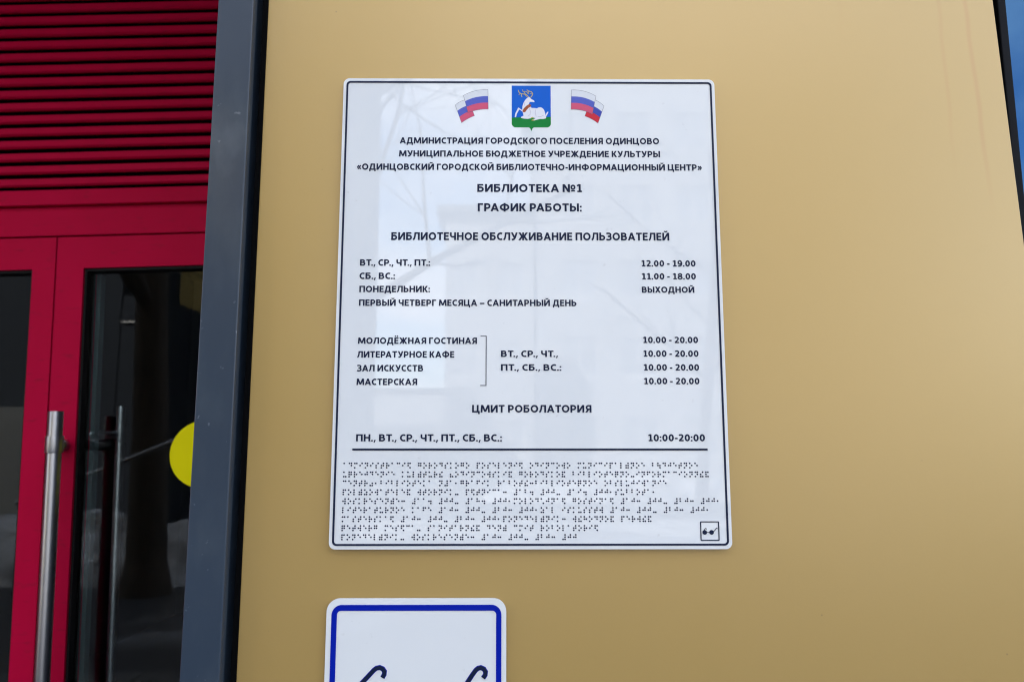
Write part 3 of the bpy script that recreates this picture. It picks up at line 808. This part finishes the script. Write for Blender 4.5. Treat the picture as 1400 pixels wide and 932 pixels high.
# ------------------------------------------------------------------ what stands across the yard (seen in the reflections)
def window_unit(w, hh):
    f = MB(); t = .09
    f.box(-w/2, -w/2 + t, -.12, 0, 0, hh); f.box(w/2 - t, w/2, -.12, 0, 0, hh); f.box(-w/2 + t, w/2 - t, -.12, 0, hh - t, hh); f.box(-w/2 + t, w/2 - t, -.12, 0, 0, t)
    f.box(-.04, .04, -.10, 0, t, hh - t)
    f.box(-w/2 - .06, w/2 + .06, 0, .10, -.08, -.01)
    fo = f.build('window', M['white'])
    p_ = MB(); p_.box(-w/2 + t, -.04, -.07, -.05, t, hh - t); p_.box(.04, w/2 - t, -.07, -.05, t, hh - t)
    p_.build('pane', M['dark_pane'], fo)
    return fo
def block(name, label, x0, x1, y, depth, hgt, m, wx, wz, ww, wh, roofm):
    root = empty(name, ((x0 + x1) / 2, y, 0)); tag(root, label, 'building')
    hw = (x1 - x0) / 2
    # front wall pierced by openings: built as piers and spandrels
    mb = MB()
    xs = [x - (x0 + x1) / 2 for x in wx]
    edges = [-hw] + sum(([x - ww / 2, x + ww / 2] for x in xs), []) + [hw]
    for i in range(0, len(edges), 2): mb.box(edges[i], edges[i + 1], -.3, 0, 0, hgt)
    for x in xs:
        zz = [0] + sum(([z, z + wh] for z in wz), []) + [hgt]
        for i in range(0, len(zz), 2): mb.box(x - ww / 2, x + ww / 2, -.3, 0, zz[i], zz[i + 1])
    mb.box(-hw, hw, -depth, -depth + .3, 0, hgt); mb.box(-hw, -hw + .3, -depth + .3, -.3, 0, hgt); mb.box(hw - .3, hw, -depth + .3, -.3, 0, hgt)
    mb.build('wall', m, root)
    mb = MB(); mb.box(-hw - .4, hw + .4, -depth - .4, .5, hgt + .002, hgt + .35); mb.build('roof', roofm, root)
    pr = None
    for x in xs:
        for z in wz:
            if pr is None: pr = window_unit(ww, wh); c = pr; c.parent = root
            else: c = copy_tree(pr, root)
            c.location = (x, -.08, z)
    return root
block('apartment_block', 'pale five-storey apartment block across the yard', 1.3, 19.0, -30, 10, 17.5, M['pale'],
      [3.0, 5.4, 7.8, 10.2, 12.6, 15.0, 17.4], [1.2, 4.4, 7.6, 10.8, 14.0], 1.5, 1.6, M['dark_metal'])
block('annex', 'lower pale annex on the left of the apartment block', -2.65, 1.2, -32, 8, 11.7, M['pale'], [-1.8, 0.2], [1.2, 4.6, 8.0], 1.2, 1.5, M['dark_metal'])
block('ochre_house', 'ochre two-storey house with white windows across the yard', -19.0, -6.0, -16, 8, 9.6, M['ochre'],
      [-17.3, -13.9, -10.7, -7.45], [2.80, 6.4], 1.3, 1.9, M['dark_metal'])
sl = empty('pavilion', (-7.5, -12.0, 0)); tag(sl, 'dark slate-clad pavilion with a lower wing before the ochre house', 'pavilion')
b = MB(); b.box(-4.6, 0, -2.6, 0, 0, 7.4); b.box(0.001, 0.75, -2.6, -0.02, 0, 4.48); b.build('wall', M['slate'], sl)
b = MB(); b.box(-4.7, 0.1, -2.7, 0.1, 7.402, 7.52); b.build('roof', M['dark_metal'], sl)
b = MB(); b.box(-3.4, -1.4, 0.0, 0.04, 0.02, 2.3); b.build('door', M['dark_metal'], sl)
b = MB(); b.box(0.04, 0.34, -0.018, 0.05, 3.93, 3.965); b.build('lamp_housing', M['white'], sl)

gr_ = empty('added_low_block', (-6.6, -34.0, 0)); tag(gr_, 'low grey block added far behind the yard to end the bright reflection', 'added_block')  # low building added to cut off the foot of the board's bright sky reflection
b = MB(); b.box(-6, 3.8, -3, 0, 0, 4.1); b.build('wall', M['pale'], gr_)
b = MB(); b.box(-6.1, 3.9, -3.1, 0.2, 4.102, 4.25); b.build('roof', M['dark_metal'], gr_)
for k in range(3):
    b = MB(); b.box(-5.2 + 3 * k, -3.0 + 3 * k, 0.001, 0.05, 0.02, 2.4); b.build('door', M['dark_metal'], gr_)
tw = empty('stair_tower', (-4.9, -17.2, 0)); tag(tw, 'tall dark slate stair tower beside the ochre house', 'tower')
b = MB(); b.box(-0.95, 1.55, -1.5, 0, 0, 13.5); b.build('wall', M['slate'], tw)
b = MB(); b.box(-1.04, 1.65, -1.6, 0.1, 13.502, 13.7); b.build('roof', M['dark_metal'], tw)
for k in range(4):
    b = MB(); b.box(-0.4, 1.0, 0.001, 0.05, 1.2 + 3 * k, 3.2 + 3 * k); b.build('window', M['dark_pane'], tw)

# bare trees
def bare_tree(loc, hgt, r0, label, seed, lean=0):
    random.seed(seed)
    root = empty('bare_tree', loc); tag(root, label, 'tree')
    tr = MB(); br = MB()
    def limb(mb, p, d, L, r, depth):
        n = 3
        for i in range(n):
            d2 = (d + Vector((random.uniform(-.16, .16), random.uniform(-.16, .16), random.uniform(-.02, .08)))).normalized()
            p2 = p + d2 * L / n
            r2 = r * .86
            mb.tube(p, p2, r, r2, 6 if depth else 12, False)
            if depth < 4 and (depth > 0 or i > 0):
                for _ in range(2):
                    a = random.uniform(0, 6.283)
                    side = (d2.orthogonal().normalized())
                    side = Matrix.Rotation(a, 3, d2) @ side
                    nd = (d2 * .55 + side * .85 + Vector((0, 0, .12))).normalized()
                    limb(br, p2, nd, L * random.uniform(.45, .68), r2 * random.uniform(.36, .55), depth + 1)
            p, d, r = p2, d2, r2
    p = Vector((0, 0, 0))
    tr.tube((0, 0, -.05), (0, 0, .35), r0 * 1.5, r0 * 1.05, 14, False)
    d = Vector((lean, 0, 1)).normalized()
    seg = [(Vector((0, 0, .35)), r0 * 1.05)]
    for i in range(4):
        d = (d + Vector((random.uniform(-.06, .06), random.uniform(-.06, .06), 0))).normalized()
        seg.append((seg[-1][0] + d * hgt * .14, seg[-1][1] * .9))
    for (a, ra), (c, rc) in zip(seg, seg[1:]): tr.tube(a, c, ra, rc, 14, False)
    for k_, (a, ra) in enumerate(seg[2:]):
        for _ in range(3):
            an = random.uniform(0, 6.283)
            limb(br, a, Vector((math.cos(an), math.sin(an), .75)).normalized(), hgt * .38, ra * .45, 2)
    limb(tr, seg[-1][0], d, hgt * .36, seg[-1][1] * .9, 1)
    tr.build('trunk', M['bark'], root, smooth=True)
    br.build('branches', M['bark'], root, smooth=True)
    return root
bare_tree((-3.80, -5.6, 0), 9.5, .195, 'large bare tree with a thick dark trunk opposite the entrance', 3)
bare_tree((-2.1, -9.2, 0), 10.5, .19, 'tall bare tree in the middle of the yard opposite the hours board', 11)
bare_tree((5.5, -21.0, 0), 11.0, .17, 'slender bare tree before the apartment block', 23)

def mound(name, cx, cy, L, W_, Hh, seed, rz=0):
    random.seed(seed)
    nx, ny = 44, 16
    vs, fs = [], []
    for j in range(ny + 1):
        for i in range(nx + 1):
            u, v = i / nx * 2 - 1, j / ny * 2 - 1
            e = max(0, 1 - u ** 4) * max(0, 1 - v * v)
            z = Hh * e * (.72 + .28 * math.sin(u * 9 + seed) * math.cos(v * 3 + u * 5)) + random.uniform(-.03, .03) * e
            vs.append((u * L / 2, v * W_ / 2 + .2 * math.sin(u * 5 + seed), z - .01))
    for j in range(ny):
        for i in range(nx):
            a = j * (nx + 1) + i
            fs.append((a, a + 1, a + nx + 2, a + nx + 1))
    mb = MB(); mb.add(vs, fs)
    o = mb.build(name, M['snow'], None, smooth=True)
    o.location = (cx, cy, 0); o.rotation_euler = (0, 0, rz)
    tag(o, kind='structure')
mound('snow_bank', -5.5, -7.4, 9, 2.4, .75, 1, .12)
mound('snow_bank', 4.2, -9.5, 11, 3.0, .6, 4, -.08)
mound('snow_bank', 2.0, -23.5, 22, 4.0, .8, 6)
rd = MB(); rd.box(-60, 60, -16.0, -12.5, 0, .004)
tag(rd.build('path', M['snow']), kind='structure')

# handrail beside the entrance steps
hr = empty('handrail', (-3.7, -4.6, 0)); tag(hr, 'grey tubular handrail rising beside the large tree', 'handrail')
b = MB(); b.tube((-.9, 0, 1.0), (.8, 0, 1.68), .022, .022, 12); b.build('rail', M['steel'], hr)
for x in (-.85, -.05, .75):
    b = MB(); b.tube((x, 0, 0), (x, 0, 1.34 + .4 * x), .02, .02, 10); b.build('post', M['steel'], hr)
